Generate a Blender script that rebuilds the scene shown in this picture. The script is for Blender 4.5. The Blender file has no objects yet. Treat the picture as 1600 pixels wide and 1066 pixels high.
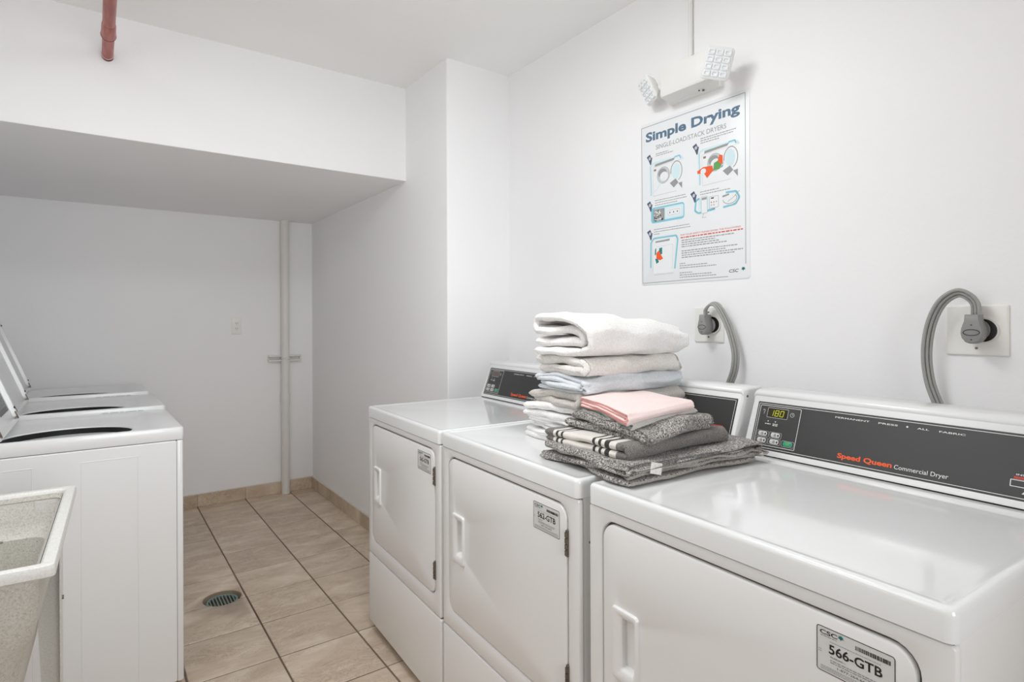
import bpy, bmesh, math, random
from mathutils import Vector, Matrix, noise
random.seed(4)
SC = bpy.context.scene
COL = SC.collection
PI = math.pi

# ---------------------------------------------------------------- camera, world, lights, exposure
HC = 1.30
FPX = 905.0
YAW = math.atan(650 / 905.0)
cam_d = bpy.data.cameras.new('camera')
cam_d.sensor_fit = 'HORIZONTAL'; cam_d.sensor_width = 36.0
cam_d.lens = FPX / 1600 * 36.0
cam_d.shift_x = 0.0; cam_d.shift_y = -32.0 / 1600
cam_d.clip_start = 0.02
cam = bpy.data.objects.new('camera', cam_d); COL.objects.link(cam)
ROLL = math.atan(0.0041)
cam.matrix_world = (Matrix.Translation((0, 0, HC)) @ Matrix.Rotation(-YAW, 4, 'Z') @
                    Matrix.Rotation(PI / 2, 4, 'X') @ Matrix.Rotation(-ROLL, 4, 'Z'))
SC.camera = cam
w = bpy.data.worlds.new('world'); SC.world = w; w.use_nodes = True
w.node_tree.nodes['Background'].inputs[0].default_value = (0.8, 0.85, 0.9, 1)
w.node_tree.nodes['Background'].inputs[1].default_value = 0.25


def area(name, loc, size, power, color, rot=(0, 0, 0), sy=None, spread=PI):
    l = bpy.data.lights.new(name, 'AREA'); l.energy = power; l.color = color
    l.shape = 'RECTANGLE'; l.size = size; l.size_y = sy or size; l.spread = spread
    o = bpy.data.objects.new(name, l); COL.objects.link(o)
    o.location = loc; o.rotation_euler = rot
    return o


def bulb(name, loc, radius, power, color):
    l = bpy.data.lights.new(name, 'POINT'); l.energy = power; l.color = color; l.shadow_soft_size = radius
    o = bpy.data.objects.new(name, l); COL.objects.link(o); o.location = loc
    return o


LC = (0.97, 0.992, 1.0)
area('ceiling_lamp', (0.55, 1.25, 2.50), 0.5, 11.4, LC, sy=0.5)
area('added_overhead_fill', (-0.2, 1.3, 2.53), 0.4, 6.4, LC, sy=1.2)  # added fill under the ceiling, no fitting there, balances the room brightness
bulb('ceiling_lamp_glow', (0.72, 1.35, 2.43), 0.06, 3.0, LC)
area('added_front_fill', (0.45, -1.55, 1.5), 0.9, 6.2, LC, rot=(PI / 2, 0, 0), sy=1.2, spread=math.radians(75))  # added fill before the closed front wall, flattens the light into the alcove
area('added_side_fill', (-0.66, 1.2, 1.9), 0.6, 5.0, LC, rot=(0, -math.radians(65), 0), sy=0.8)  # added fill on the solid left wall, lifts the dryer side
SC.view_settings.view_transform = 'Standard'
SC.view_settings.look = 'None'
SC.view_settings.exposure = 0.07
SC.view_settings.gamma = 1.0
SC.view_settings.use_curve_mapping = False
SC.cycles.max_bounces = 14
SC.cycles.diffuse_bounces = 9
SC.cycles.use_denoising = True


# ---------------------------------------------------------------- materials
def srgb(r, g, b):
    f = lambda c: (c / 255 / 12.92) if c / 255 <= 0.04045 else ((c / 255 + 0.055) / 1.055) ** 2.4
    return (f(r), f(g), f(b), 1.0)


class M:
    """small node helper"""
    def __init__(s, name, color, rough=0.5, metal=0.0, spec=0.5, coat=0.0, emit=None, estr=1.0):
        s.m = bpy.data.materials.new(name); s.m.use_nodes = True
        s.t = s.m.node_tree; s.n = s.t.nodes; s.b = s.n['Principled BSDF']
        s.b.inputs['Base Color'].default_value = color
        s.b.inputs['Roughness'].default_value = rough
        s.b.inputs['Metallic'].default_value = metal
        s.b.inputs['Specular IOR Level'].default_value = spec
        s.b.inputs['Coat Weight'].default_value = coat
        s.b.inputs['Coat Roughness'].default_value = 0.08
        if emit:
            s.b.inputs['Emission Color'].default_value = emit
            s.b.inputs['Emission Strength'].default_value = estr

    def node(s, t, **kw):
        n = s.n.new(t)
        for k, v in kw.items():
            if k in n.inputs: n.inputs[k].default_value = v
            else: setattr(n, k, v)
        return n

    def link(s, a, b): s.t.links.new(a, b)

    def coord(s, kind='Object', scale=(1, 1, 1)):
        c = s.node('ShaderNodeTexCoord'); m = s.node('ShaderNodeMapping')
        m.inputs['Scale'].default_value = scale
        s.link(c.outputs[kind], m.inputs['Vector']); return m.outputs['Vector']

    def noise(s, vec, scale, detail=4, rough=0.5, dist=0.0):
        n = s.node('ShaderNodeTexNoise'); n.inputs['Scale'].default_value = scale
        n.inputs['Detail'].default_value = detail; n.inputs['Roughness'].default_value = rough
        n.inputs['Distortion'].default_value = dist
        s.link(vec, n.inputs['Vector']); return n.outputs['Fac']

    def ramp(s, fac, stops):
        r = s.node('ShaderNodeValToRGB'); e = r.color_ramp.elements
        while len(e) < len(stops): e.new(0.5)
        for i, (p, c) in enumerate(stops): e[i].position = p; e[i].color = c
        s.link(fac, r.inputs['Fac']); return r.outputs['Color']

    def bump(s, fac, strength, dist=0.001, prev=None):
        b = s.node('ShaderNodeBump'); b.inputs['Strength'].default_value = strength
        b.inputs['Distance'].default_value = dist
        s.link(fac, b.inputs['Height'])
        if prev is not None: s.link(prev, b.inputs['Normal'])
        s.link(b.outputs['Normal'], s.b.inputs['Normal']); return b.outputs['Normal']

    def color(s, sock): s.link(sock, s.b.inputs['Base Color'])


def mk_wall(name, c1, c2):
    a = M(name, c1, rough=0.55, spec=0.3)
    v = a.coord('Object')
    a.color(a.ramp(a.noise(v, 1.3, 3), [(0.3, c1), (0.7, c2)]))
    n1 = a.bump(a.noise(v, 9, 4), 0.25, 0.006)
    a.bump(a.noise(v, 70, 5, 0.6), 0.35, 0.0012, n1)
    return a.m


WALL = mk_wall('wall_paint', srgb(240, 240, 241), srgb(243, 243, 244))
CEIL = mk_wall('ceiling_paint', srgb(246, 246, 245), srgb(248, 248, 247))


def mk_tile(name, base, dark, light):
    a = M(name, base, rough=0.38, spec=0.4)
    oi = a.node('ShaderNodeObjectInfo')
    tc = a.node('ShaderNodeTexCoord'); ad = a.node('ShaderNodeVectorMath', operation='ADD')
    mu = a.node('ShaderNodeVectorMath', operation='SCALE'); mu.inputs['Scale'].default_value = 37.0
    cx = a.node('ShaderNodeCombineXYZ')
    for k in range(3): a.link(oi.outputs['Random'], cx.inputs[k])
    a.link(cx.outputs[0], mu.inputs[0]); a.link(tc.outputs['Object'], ad.inputs[0]); a.link(mu.outputs[0], ad.inputs[1])
    mp = a.node('ShaderNodeMapping'); mp.inputs['Scale'].default_value = (1, 2.0, 1)
    a.link(ad.outputs[0], mp.inputs['Vector']); v = mp.outputs['Vector']
    n1 = a.noise(v, 5, 6, 0.62, 0.6)
    c1 = a.ramp(n1, [(0.30, dark), (0.5, base), (0.68, light)])
    n2 = a.noise(v, 13, 8, 0.72, 2.2)
    vein = a.ramp(n2, [(0.47, (1, 1, 1, 1)), (0.5, (0.62, 0.56, 0.50, 1)), (0.53, (1, 1, 1, 1))])
    n3 = a.noise(v, 3, 3)
    mixf = a.ramp(n3, [(0.40, (0, 0, 0, 1)), (0.58, (1, 1, 1, 1))])
    mx = a.node('ShaderNodeMix', data_type='RGBA', blend_type='MULTIPLY')
    a.link(mixf, mx.inputs[0]); a.link(c1, mx.inputs[6]); a.link(vein, mx.inputs[7])
    mr = a.node('ShaderNodeMapRange'); mr.inputs[3].default_value = 0.93; mr.inputs[4].default_value = 1.05
    a.link(oi.outputs['Random'], mr.inputs[0])
    hs = a.node('ShaderNodeHueSaturation'); a.link(mx.outputs[2], hs.inputs['Color']); a.link(mr.outputs[0], hs.inputs['Value'])
    a.color(hs.outputs[0])
    n4 = a.bump(a.noise(v, 24, 7, 0.75, 0.8), 0.6, 0.003)
    a.bump(n2, 0.5, 0.003, n4)
    return a.m


TILE = mk_tile('travertine_tile', srgb(208, 190, 171), srgb(190, 170, 150), srgb(224, 209, 192))
SKIRT = mk_tile('skirting_tile', srgb(204, 186, 164), srgb(192, 172, 149), srgb(218, 201, 182))
GROUT = M('grout', srgb(118, 102, 88), rough=0.9); GROUT.bump(GROUT.noise(GROUT.coord(), 120, 4), 0.4, 0.001); GROUT = GROUT.m


def mk_enamel(name, c, rough, coat=0.3, dirty=False):
    a = M(name, c, rough=rough, spec=0.5, coat=coat)
    v = a.coord('Object')
    if dirty:
        n = a.noise(v, 60, 6, 0.75); r = a.ramp(n, [(0.70, c), (0.76, srgb(150, 138, 122))])
        a.color(r)
    a.bump(a.noise(v, 5, 2), 0.02, 0.004)
    return a.m


ENAMEL = mk_enamel('white_enamel', srgb(232, 232, 231), 0.32)
ENAMEL_TOP = mk_enamel('white_enamel_top', srgb(234, 236, 236), 0.12, 0.6)
ENAMEL_W = mk_enamel('washer_enamel', srgb(226, 227, 228), 0.3)
PLASTIC_W = M('white_plastic', srgb(233, 233, 230), rough=0.4).m
PLATE_W = M('outlet_plate_plastic', srgb(236, 235, 230), rough=0.35).m
CONSOLE = mk_enamel('console_enamel', srgb(230, 231, 231), 0.3)
BLACK = M('console_black', srgb(52, 52, 52), rough=0.42)
BLACK.bump(BLACK.noise(BLACK.coord('Object'), 700, 2), 0.15, 0.0003); BLACK = BLACK.m
DARK = M('dark_gap', srgb(28, 27, 26), rough=0.7).m
TRUEBLACK = M('black_plastic', srgb(14, 14, 14), rough=0.3).m
INKW = M('print_white', srgb(232, 232, 230), rough=0.5).m
INKG = M('print_grey', srgb(150, 152, 152), rough=0.5).m
INKK = M('print_black', srgb(24, 24, 24), rough=0.6).m
INKO = M('print_orange', srgb(236, 92, 42), rough=0.5).m
INKR = M('print_red', srgb(206, 66, 48), rough=0.5).m
INKB = M('print_slate_blue', srgb(86, 116, 140), rough=0.5).m
INKC = M('print_cyan', srgb(126, 194, 212), rough=0.5).m
INKCL = M('print_pale_cyan', srgb(208, 230, 236), rough=0.5).m
INKT = M('print_teal', srgb(32, 128, 122), rough=0.5).m
INKGR = M('print_green', srgb(96, 158, 84), rough=0.5).m
INKDB = M('print_dark_blue', srgb(74, 86, 112), rough=0.5).m
INKBL = M('print_blue', srgb(74, 130, 190), rough=0.5).m
INKLG = M('print_light_grey', srgb(196, 200, 202), rough=0.5).m
INKBR = M('print_brown', srgb(140, 118, 108), rough=0.5).m
STICKER = M('sticker_white', srgb(214, 214, 212), rough=0.5).m
POSTER = M('poster_white', srgb(231, 234, 236), rough=0.35).m
KEYW = M('key_white', srgb(214, 213, 208), rough=0.45).m
KEYG = M('key_green', srgb(54, 164, 122), rough=0.4).m
DISP = M('display_window', srgb(46, 40, 14), rough=0.2).m
DISP_OFF = M('display_window_dim', srgb(96, 78, 74), rough=0.3).m
DIGIT = M('display_digits', srgb(60, 60, 10), rough=0.4, emit=srgb(214, 214, 50), estr=0.75).m
SEAM_SHADE = M('seam_shade_grey', srgb(92, 90, 87), rough=0.8).m  # dark grey that paints the shade inside the dryer seams, not a seal
HINGE = M('hinge_steel', srgb(120, 112, 102), rough=0.4, metal=0.8).m
STEEL = M('grate_steel', srgb(128, 150, 146), rough=0.45, metal=0.3).m
BASKET = M('washer_basket', srgb(24, 24, 26), rough=0.4, metal=0.3).m
CORD = M('grey_cord', srgb(156, 156, 153), rough=0.5).m
PLUG = M('grey_plug', srgb(144, 144, 142), rough=0.55).m
REDP = M('red_pipe_paint', srgb(176, 72, 62), rough=0.35)
REDP.color(REDP.ramp(REDP.noise(REDP.coord('Object', (1, .15, 1)), 60, 4), [(0.35, srgb(150, 62, 54)), (0.65, srgb(178, 94, 82))])); REDP = REDP.m
REDD = M('red_pipe_dark', srgb(112, 24, 22), rough=0.4).m
PIPEW = M('white_pipe_paint', srgb(226, 224, 219), rough=0.4).m
LENS = M('lamp_lens', srgb(235, 238, 240), rough=0.15, coat=0.5).m
MORTAR = M('drain_mortar', srgb(140, 126, 108), rough=0.9); MORTAR.bump(MORTAR.noise(MORTAR.coord(), 90, 5), 0.8, 0.004); MORTAR = MORTAR.m
CAULK = M('caulk', srgb(214, 208, 198), rough=0.6).m


def mk_sink():
    a = M('sink_plastic', srgb(205, 204, 198), rough=0.5)
    v = a.coord()
    n = a.noise(v, 260, 3, 0.7); c = a.ramp(n, [(0.30, srgb(164, 161, 152)), (0.45, srgb(192, 189, 181)), (0.72, srgb(210, 208, 201))])
    n2 = a.noise(v, 55, 2); c2 = a.ramp(n2, [(0.745, (1, 1, 1, 1)), (0.76, (0.42, 0.40, 0.37, 1))])
    mx = a.node('ShaderNodeMix', data_type='RGBA', blend_type='MULTIPLY'); mx.inputs[0].default_value = 1
    a.link(c, mx.inputs[6]); a.link(c2, mx.inputs[7]); a.color(mx.outputs[2])
    a.bump(a.noise(v, 90, 4), 0.25, 0.0008); return a.m


SINK = mk_sink()
SINKRIM = M('sink_rim_plastic', srgb(216, 216, 212), rough=0.4)
SINKRIM.color(SINKRIM.ramp(SINKRIM.noise(SINKRIM.coord(), 240, 3, 0.7), [(0.3, srgb(204, 203, 198)), (0.6, srgb(220, 220, 216))])); SINKRIM = SINKRIM.m


def mk_terry(name, c1, c2, scale=330, bump=0.9, extra=None, c3=None):
    a = M(name, c1, rough=0.95, spec=0.1)
    a.b.inputs['Sheen Weight'].default_value = 0.25
    v = a.coord('Object')
    n = a.noise(v, scale, 2, 0.6)
    col = a.ramp(n, [(0.36, c2), (0.6, c1)] if c3 is None else [(0.32, c2), (0.48, c1), (0.68, c3)])
    if extra: col = extra(a, col)
    a.color(col)
    b0 = a.bump(a.noise(v, 26, 4), 0.35, 0.008)
    a.bump(n, bump, 0.003, b0)
    return a.m


TW = mk_terry('terry_white', srgb(250, 249, 248), srgb(238, 237, 235), 260)
TW2 = mk_terry('terry_warm_white', srgb(236, 233, 229), srgb(220, 216, 211), 260)
TW3 = mk_terry('terry_putty', srgb(214, 210, 203), srgb(196, 191, 184), 260)
TBL = mk_terry('terry_bluish', srgb(224, 228, 232), srgb(210, 216, 222), 260)
TG = mk_terry('terry_grey', srgb(132, 128, 124), srgb(50, 47, 45), 270, 1.0, c3=srgb(214, 210, 205))
TG2 = mk_terry('terry_light_grey', srgb(172, 169, 165), srgb(136, 133, 129), 420, 0.8)
TPALE = mk_terry('cloth_pale_grey', srgb(206, 204, 199), srgb(190, 188, 183), 500, 0.4)
TPINK = mk_terry('cloth_pink', srgb(243, 224, 221), srgb(236, 214, 211), 600, 0.3)
TPINKE = M('pink_edge', srgb(232, 150, 142), rough=0.9).m
GREENE = M('green_edge', srgb(70, 128, 112), rough=0.9).m
HEM = mk_terry('hem_grey', srgb(178, 174, 168), srgb(146, 142, 137), 700, 0.3)


def stripes(a, col):
    """bands woven across the towel near one end (object x)"""
    tc = a.node('ShaderNodeTexCoord'); sp = a.node('ShaderNodeSeparateXYZ'); a.link(tc.outputs['Object'], sp.inputs[0])
    mr = a.node('ShaderNodeMapRange'); mr.inputs[1].default_value = -0.145; mr.inputs[2].default_value = 0.145
    a.link(sp.outputs[0], mr.inputs[0])
    W_ = (1, 1, 1, 1); K_ = (0, 0, 0, 1)
    g, wh, bk = (0.30, 0.29, 0.28, 0), srgb(228, 224, 216), srgb(58, 55, 52)
    r = a.node('ShaderNodeValToRGB'); r.color_ramp.interpolation = 'CONSTANT'
    st = [(0.0, g), (0.10, wh), (0.14, bk), (0.17, wh), (0.21, bk), (0.235, wh), (0.60, bk), (0.63, wh), (0.67, bk), (0.70, wh), (0.74, bk), (0.79, wh), (0.86, g)]
    e = r.color_ramp.elements
    while len(e) < len(st): e.new(0.5)
    for i, (p, c) in enumerate(st): e[i].position = p; e[i].color = c
    a.link(mr.outputs[0], r.inputs['Fac'])
    mx = a.node('ShaderNodeMix', data_type='RGBA', blend_type='MIX'); a.link(r.outputs['Alpha'], mx.inputs[0])
    a.link(col, mx.inputs[6]); a.link(r.outputs[0], mx.inputs[7]); return mx.outputs[2]


TSTR = mk_terry('terry_striped', srgb(136, 132, 128), srgb(92, 88, 85), 420, 0.6, extra=stripes)


# ---------------------------------------------------------------- object helpers
def tag(o, label=None, cat=None, group=None, kind=None):
    if label: o['label'] = label
    if cat: o['category'] = cat
    if group: o['group'] = group
    if kind: o['kind'] = kind
    return o


def empty(name, loc=(0, 0, 0), rotz=0.0):
    o = bpy.data.objects.new(name, None); o.empty_display_size = 0.05
    COL.objects.link(o); o.location = loc; o.rotation_euler = (0, 0, rotz); return o


def link(name, me, parent=None, loc=None, rot=None):
    o = bpy.data.objects.new(name, me); COL.objects.link(o)
    if parent: o.parent = parent
    if loc: o.location = loc
    if rot: o.rotation_euler = rot
    return o


class MB:
    def __init__(s): s.v = []; s.f = []; s.mi = []; s.mats = []

    def mat(s, m):
        if m not in s.mats: s.mats.append(m)
        return s.mats.index(m)

    def loft(s, loops, m, cap0=True, cap1=True, closed=True):
        k = s.mat(m); n = len(loops[0]); base = len(s.v)
        for l in loops: s.v.extend([tuple(p) for p in l])
        for i in range(len(loops) - 1):
            for j in range(n if closed else n - 1):
                a = base + i * n + j; b = base + i * n + (j + 1) % n
                s.f.append((a, b, b + n, a + n)); s.mi.append(k)
        if cap0: s.f.append(tuple(base + j for j in range(n))[::-1]); s.mi.append(k)
        if cap1: s.f.append(tuple(base + (len(loops) - 1) * n + j for j in range(n))); s.mi.append(k)

    def box(s, x0, x1, y0, y1, z0, z1, m, r=0.0, seg=2):
        if r <= 0:
            lo = [[(x0, y0, z), (x1, y0, z), (x1, y1, z), (x0, y1, z)] for z in (z0, z1)]
            s.loft(lo, m); return
        loops = []
        for i in range(seg + 1):
            a = PI / 2 * i / seg; ins = r * (1 - math.sin(a)); z = z0 + r * (1 - math.cos(a))
            loops.append([(x, y, z) for x, y in rr(x0 + ins, x1 - ins, y0 + ins, y1 - ins, max(r - ins, 1e-4), 3)])
        for i in range(seg, -1, -1):
            a = PI / 2 * i / seg; ins = r * (1 - math.sin(a)); z = z1 - r * (1 - math.cos(a))
            loops.append([(x, y, z) for x, y in rr(x0 + ins, x1 - ins, y0 + ins, y1 - ins, max(r - ins, 1e-4), 3)])
        s.loft(loops, m)

    def tube(s, pts, r, m, seg=10, caps=True):
        pts = [Vector(p) for p in pts]; loops = []
        up = Vector((0, 0, 1))
        t0 = (pts[1] - pts[0]).normalized()
        ref = up if abs(t0.dot(up)) < 0.9 else Vector((1, 0, 0))
        nrm = t0.cross(ref).normalized()
        for i, p in enumerate(pts):
            t = (pts[min(i + 1, len(pts) - 1)] - pts[max(i - 1, 0)]).normalized()
            nrm = (nrm - t * nrm.dot(t)).normalized(); bn = t.cross(nrm)
            ri = r[i] if isinstance(r, (list, tuple)) else r
            loops.append([p + (nrm * math.cos(2 * PI * k / seg) + bn * math.sin(2 * PI * k / seg)) * ri for k in range(seg)])
        s.loft(loops, m, caps, caps)

    def cyl(s, p0, p1, r, m, seg=20): s.tube([p0, p1], r, m, seg)

    def mesh(s, name, smooth=35, warp=None):
        me = bpy.data.meshes.new(name)
        v = s.v if warp is None else [warp(Vector(p)) for p in s.v]
        me.from_pydata([tuple(p) for p in v], [], s.f)
        for m in s.mats: me.materials.append(m)
        me.polygons.foreach_set('material_index', s.mi)
        bm = bmesh.new(); bm.from_mesh(me)
        bmesh.ops.remove_doubles(bm, verts=bm.verts, dist=1e-6)
        bmesh.ops.recalc_face_normals(bm, faces=bm.faces); bm.to_mesh(me); bm.free()
        if smooth:
            me.polygons.foreach_set('use_smooth', [True] * len(me.polygons))
            if smooth < 180: me.set_sharp_from_angle(angle=math.radians(smooth))
        me.update(); return me

    def build(s, name, parent=None, smooth=35, warp=None, loc=None, rot=None):
        return link(name, s.mesh(name, smooth, warp), parent, loc, rot)


def rr(x0, x1, y0, y1, r, m=4):
    """rounded rectangle, counter-clockwise, 4*(m+1) points"""
    r = min(r, (x1 - x0) / 2 - 1e-5, (y1 - y0) / 2 - 1e-5); r = max(r, 1e-5); o = []
    for cx, cy, a0 in ((x1 - r, y0 + r, -PI / 2), (x1 - r, y1 - r, 0), (x0 + r, y1 - r, PI / 2), (x0 + r, y0 + r, PI)):
        for k in range(m + 1):
            a = a0 + PI / 2 * k / m; o.append((cx + r * math.cos(a), cy + r * math.sin(a)))
    return o


CACHE = {}


def cached(key, fn):
    if key not in CACHE: CACHE[key] = fn()
    return CACHE[key]


# ------------------------------------------------ flat print: words, lines and shapes on a surface
TCACHE = {}


def text_mesh(body, bold=0.0, shear=0.0):
    key = (body, bold, shear)
    if key in TCACHE: return TCACHE[key]
    c = bpy.data.curves.new('t', 'FONT'); c.body = body; c.size = 1; c.offset = bold; c.shear = shear
    c.resolution_u = 3
    o = bpy.data.objects.new('t', c); COL.objects.link(o)
    dg = bpy.context.evaluated_depsgraph_get()
    me = bpy.data.meshes.new_from_object(o.evaluated_get(dg))
    vs = [(v.co.x, v.co.y) for v in me.vertices]; fs = [tuple(p.vertices) for p in me.polygons]
    bpy.data.objects.remove(o); bpy.data.meshes.remove(me); bpy.data.curves.remove(c)
    TCACHE[key] = (vs, fs); return TCACHE[key]


class Print:
    def __init__(s): s.v = []; s.f = []; s.mi = []; s.mats = []

    def mat(s, m):
        if m not in s.mats: s.mats.append(m)
        return s.mats.index(m)

    def poly(s, pts, m, h=1):
        b = len(s.v); s.v += [(x, y, h) for x, y in pts]; s.f.append(tuple(range(b, b + len(pts)))); s.mi.append(s.mat(m))

    def rect(s, x0, y0, x1, y1, m, h=1): s.poly([(x0, y0), (x1, y0), (x1, y1), (x0, y1)], m, h)

    def rrect(s, x0, y0, x1, y1, r, m, h=1): s.poly(rr(x0, x1, y0, y1, r, 4), m, h)

    def ring(s, x0, y0, x1, y1, r, w_, m, h=1):
        a = rr(x0, x1, y0, y1, r, 4); c = rr(x0 + w_, x1 - w_, y0 + w_, y1 - w_, max(r - w_, 1e-5), 4); n = len(a)
        b = len(s.v); s.v += [(x, y, h) for x, y in a + c]; k = s.mat(m)
        for j in range(n): s.f.append((b + j, b + (j + 1) % n, b + n + (j + 1) % n, b + n + j)); s.mi.append(k)

    def line(s, p, q, w_, m, h=1):
        d = Vector((q[0] - p[0], q[1] - p[1])); n = Vector((-d.y, d.x)).normalized() * w_ / 2
        s.poly([(p[0] - n.x, p[1] - n.y), (q[0] - n.x, q[1] - n.y), (q[0] + n.x, q[1] + n.y), (p[0] + n.x, p[1] + n.y)], m, h)

    def path(s, pts, w_, m, h=1):
        for a, b in zip(pts[:-1], pts[1:]): s.line(a, b, w_, m, h)

    def disc(s, cx, cy, rx, ry, m, h=1, rot=0, n=20):
        s.poly([(cx + rx * math.cos(t) * math.cos(rot) - ry * math.sin(t) * math.sin(rot),
                 cy + rx * math.cos(t) * math.sin(rot) + ry * math.sin(t) * math.cos(rot)) for t in [2 * PI * k / n for k in range(n)]], m, h)

    def arc(s, cx, cy, rx, ry, a0, a1, w_, m, h=1, n=14):
        s.path([(cx + rx * math.cos(a0 + (a1 - a0) * k / n), cy + ry * math.sin(a0 + (a1 - a0) * k / n)) for k in range(n + 1)], w_, m, h)

    def text(s, body, x, y, width, cap, m, h=1, bold=0.0, shear=0.0, ang=0.0):
        vs, fs = text_mesh(body, bold, shear)
        if not vs: return
        xm = min(p[0] for p in vs); xM = max(p[0] for p in vs)
        hv, _ = text_mesh('H', bold); ch = max(p[1] for p in hv) - min(p[1] for p in hv)
        y0 = min(p[1] for p in hv)
        sx = width / (xM - xm); sy = cap / ch; b = len(s.v); k = s.mat(m); ca, sa = math.cos(ang), math.sin(ang)
        for px, py in vs:
            u, v = (px - xm) * sx, (py - y0) * sy
            s.v.append((x + u * ca - v * sa, y + u * sa + v * ca, h))
        for f in fs: s.f.append(tuple(b + i for i in f)); s.mi.append(k)

    def words(s, x0, x1, y, cap, m, seed, h=1):
        """print too small to read in the photograph: word-length dashes"""
        rnd = random.Random(seed); x = x0
        while x < x1 - cap:
            wd = min(cap * rnd.uniform(1.2, 4.0), x1 - x)
            s.rect(x, y, x + wd, y + cap, m, h); x += wd + cap * 0.7

    def mesh(s, name, O, U, V, N, lift=0.0003):
        me = bpy.data.meshes.new(name)
        O, U, V, N = Vector(O), Vector(U), Vector(V), Vector(N)
        me.from_pydata([tuple(O + U * x + V * y + N * (h * lift)) for x, y, h in s.v], [], s.f)
        for m in s.mats: me.materials.append(m)
        me.polygons.foreach_set('material_index', s.mi); me.update(); return me


# ---------------------------------------------------------------- room shell
ZC = 2.565
XR, XL, YB, YF = 1.74, -0.68, 4.60, -1.60
PX, PY = 1.375, 2.445       # face of the thick wall right of the alcove
SY, SZ = 2.90, 2.062        # soffit


def solid(name, x0, x1, y0, y1, z0, z1, m, r=0.0):
    b = MB(); b.box(x0, x1, y0, y1, z0, z1, m)
    o = b.build(name, None, 30)
    if r:
        me = o.data; bm = bmesh.new(); bm.from_mesh(me)
        es = [e for e in bm.edges if all(abs(v.co.x - x0) < 1e-4 and abs(v.co.y - y0) < 1e-4 for v in e.verts)] if r > 0 else \
             [e for e in bm.edges if all(abs(v.co.z - z0) < 1e-4 and abs(v.co.y - y0) < 1e-4 for v in e.verts)]
        bmesh.ops.bevel(bm, geom=es, offset=abs(r), segments=4, affect='EDGES', profile=0.5)
        bm.to_mesh(me); bm.free()
        me.polygons.foreach_set('use_smooth', [True] * len(me.polygons)); me.set_sharp_from_angle(angle=math.radians(50))
    return tag(o, kind='structure')


solid('wall_right', XR, XR + 0.12, YF - .12, YB, 0, ZC, WALL)
solid('wall_alcove', PX, XR, PY, YB, 0, ZC, WALL, r=0.008)
solid('wall_back', XL - .12, PX, YB, YB + 0.12, 0, ZC, WALL)
solid('wall_left', XL - 0.12, XL, YF - .12, YB, 0, ZC, WALL)
solid('wall_front', XL, XR, YF - 0.12, YF, 0, ZC, WALL)
solid('ceiling', XL - .12, XR + .12, YF - .12, YB + .12, ZC, ZC + 0.1, CEIL)
solid('ceiling_soffit', XL, PX, SY, YB, SZ, ZC, WALL, r=-0.004)


# floor: grout bed, tiles, drain opening
floor = solid('floor', XL - .12, XR + .12, YF - .12, YB + .12, -0.16, -0.0026, GROUT)
TX0, TPX, TY0, TPY, JT = 0.574, 0.312, 2.353, 0.3035, 0.0072
DCX, DCY, DR = 0.478, 3.012, 0.083


def tile_mesh(wx, wy):
    def f():
        b = MB(); e = 0.0018; z0 = -0.0065
        L = lambda i, z: [(x, y, z) for x, y in ((-wx / 2 + i, -wy / 2 + i), (wx / 2 - i, -wy / 2 + i), (wx / 2 - i, wy / 2 - i), (-wx / 2 + i, wy / 2 - i))]
        b.loft([L(0, z0), L(0, -e), L(e, 0.0)], TILE); return b.mesh('tile', 20)
    return cached(('tile', round(wx, 3), round(wy, 3)), f)


def boolean_cut(o, r, z0, z1, cx, cy):
    b = MB(); b.loft([[(cx + r * math.cos(2 * PI * k / 40), cy + r * math.sin(2 * PI * k / 40), z) for k in range(40)] for z in (z0, z1)], MORTAR)
    c = b.build('cutter'); md = o.modifiers.new('b', 'BOOLEAN'); md.object = c; md.operation = 'DIFFERENCE'; md.solver = 'EXACT'
    dg = bpy.context.evaluated_depsgraph_get(); me = bpy.data.meshes.new_from_object(o.evaluated_get(dg))
    o.modifiers.remove(md); o.data = me; bpy.data.objects.remove(c)


kx0, kx1 = -4, 2
for i in range(-5, 3):
    for j in range(-13, 8):
        x0, x1 = TX0 + TPX * i, TX0 + TPX * (i + 1); y0, y1 = TY0 + TPY * j, TY0 + TPY * (j + 1)
        x0 = max(x0, XL); x1 = min(x1, PX if y1 > PY else x1); y0 = max(y0, YF); y1 = min(y1, YB)
        if x1 - x0 < 0.03 or y1 - y0 < 0.02: continue
        if j >= 7: y1 = YB
        wx, wy = x1 - x0 - JT, y1 - y0 - JT * .9
        t = link('tile', tile_mesh(wx, wy), floor, ((x0 + x1) / 2, (y0 + y1) / 2, random.uniform(-0.0006, 0.0006)))
        if x0 < DCX + DR and x1 > DCX - DR and y0 < DCY + DR and y1 > DCY - DR:
            t.data = t.data.copy(); bpy.context.view_layer.update(); t_loc = t.location
            boolean_cut(t, DR, -0.05, 0.05, DCX, DCY)
boolean_cut(floor, DR - 0.001, -0.10, 0.05, DCX, DCY)

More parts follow.
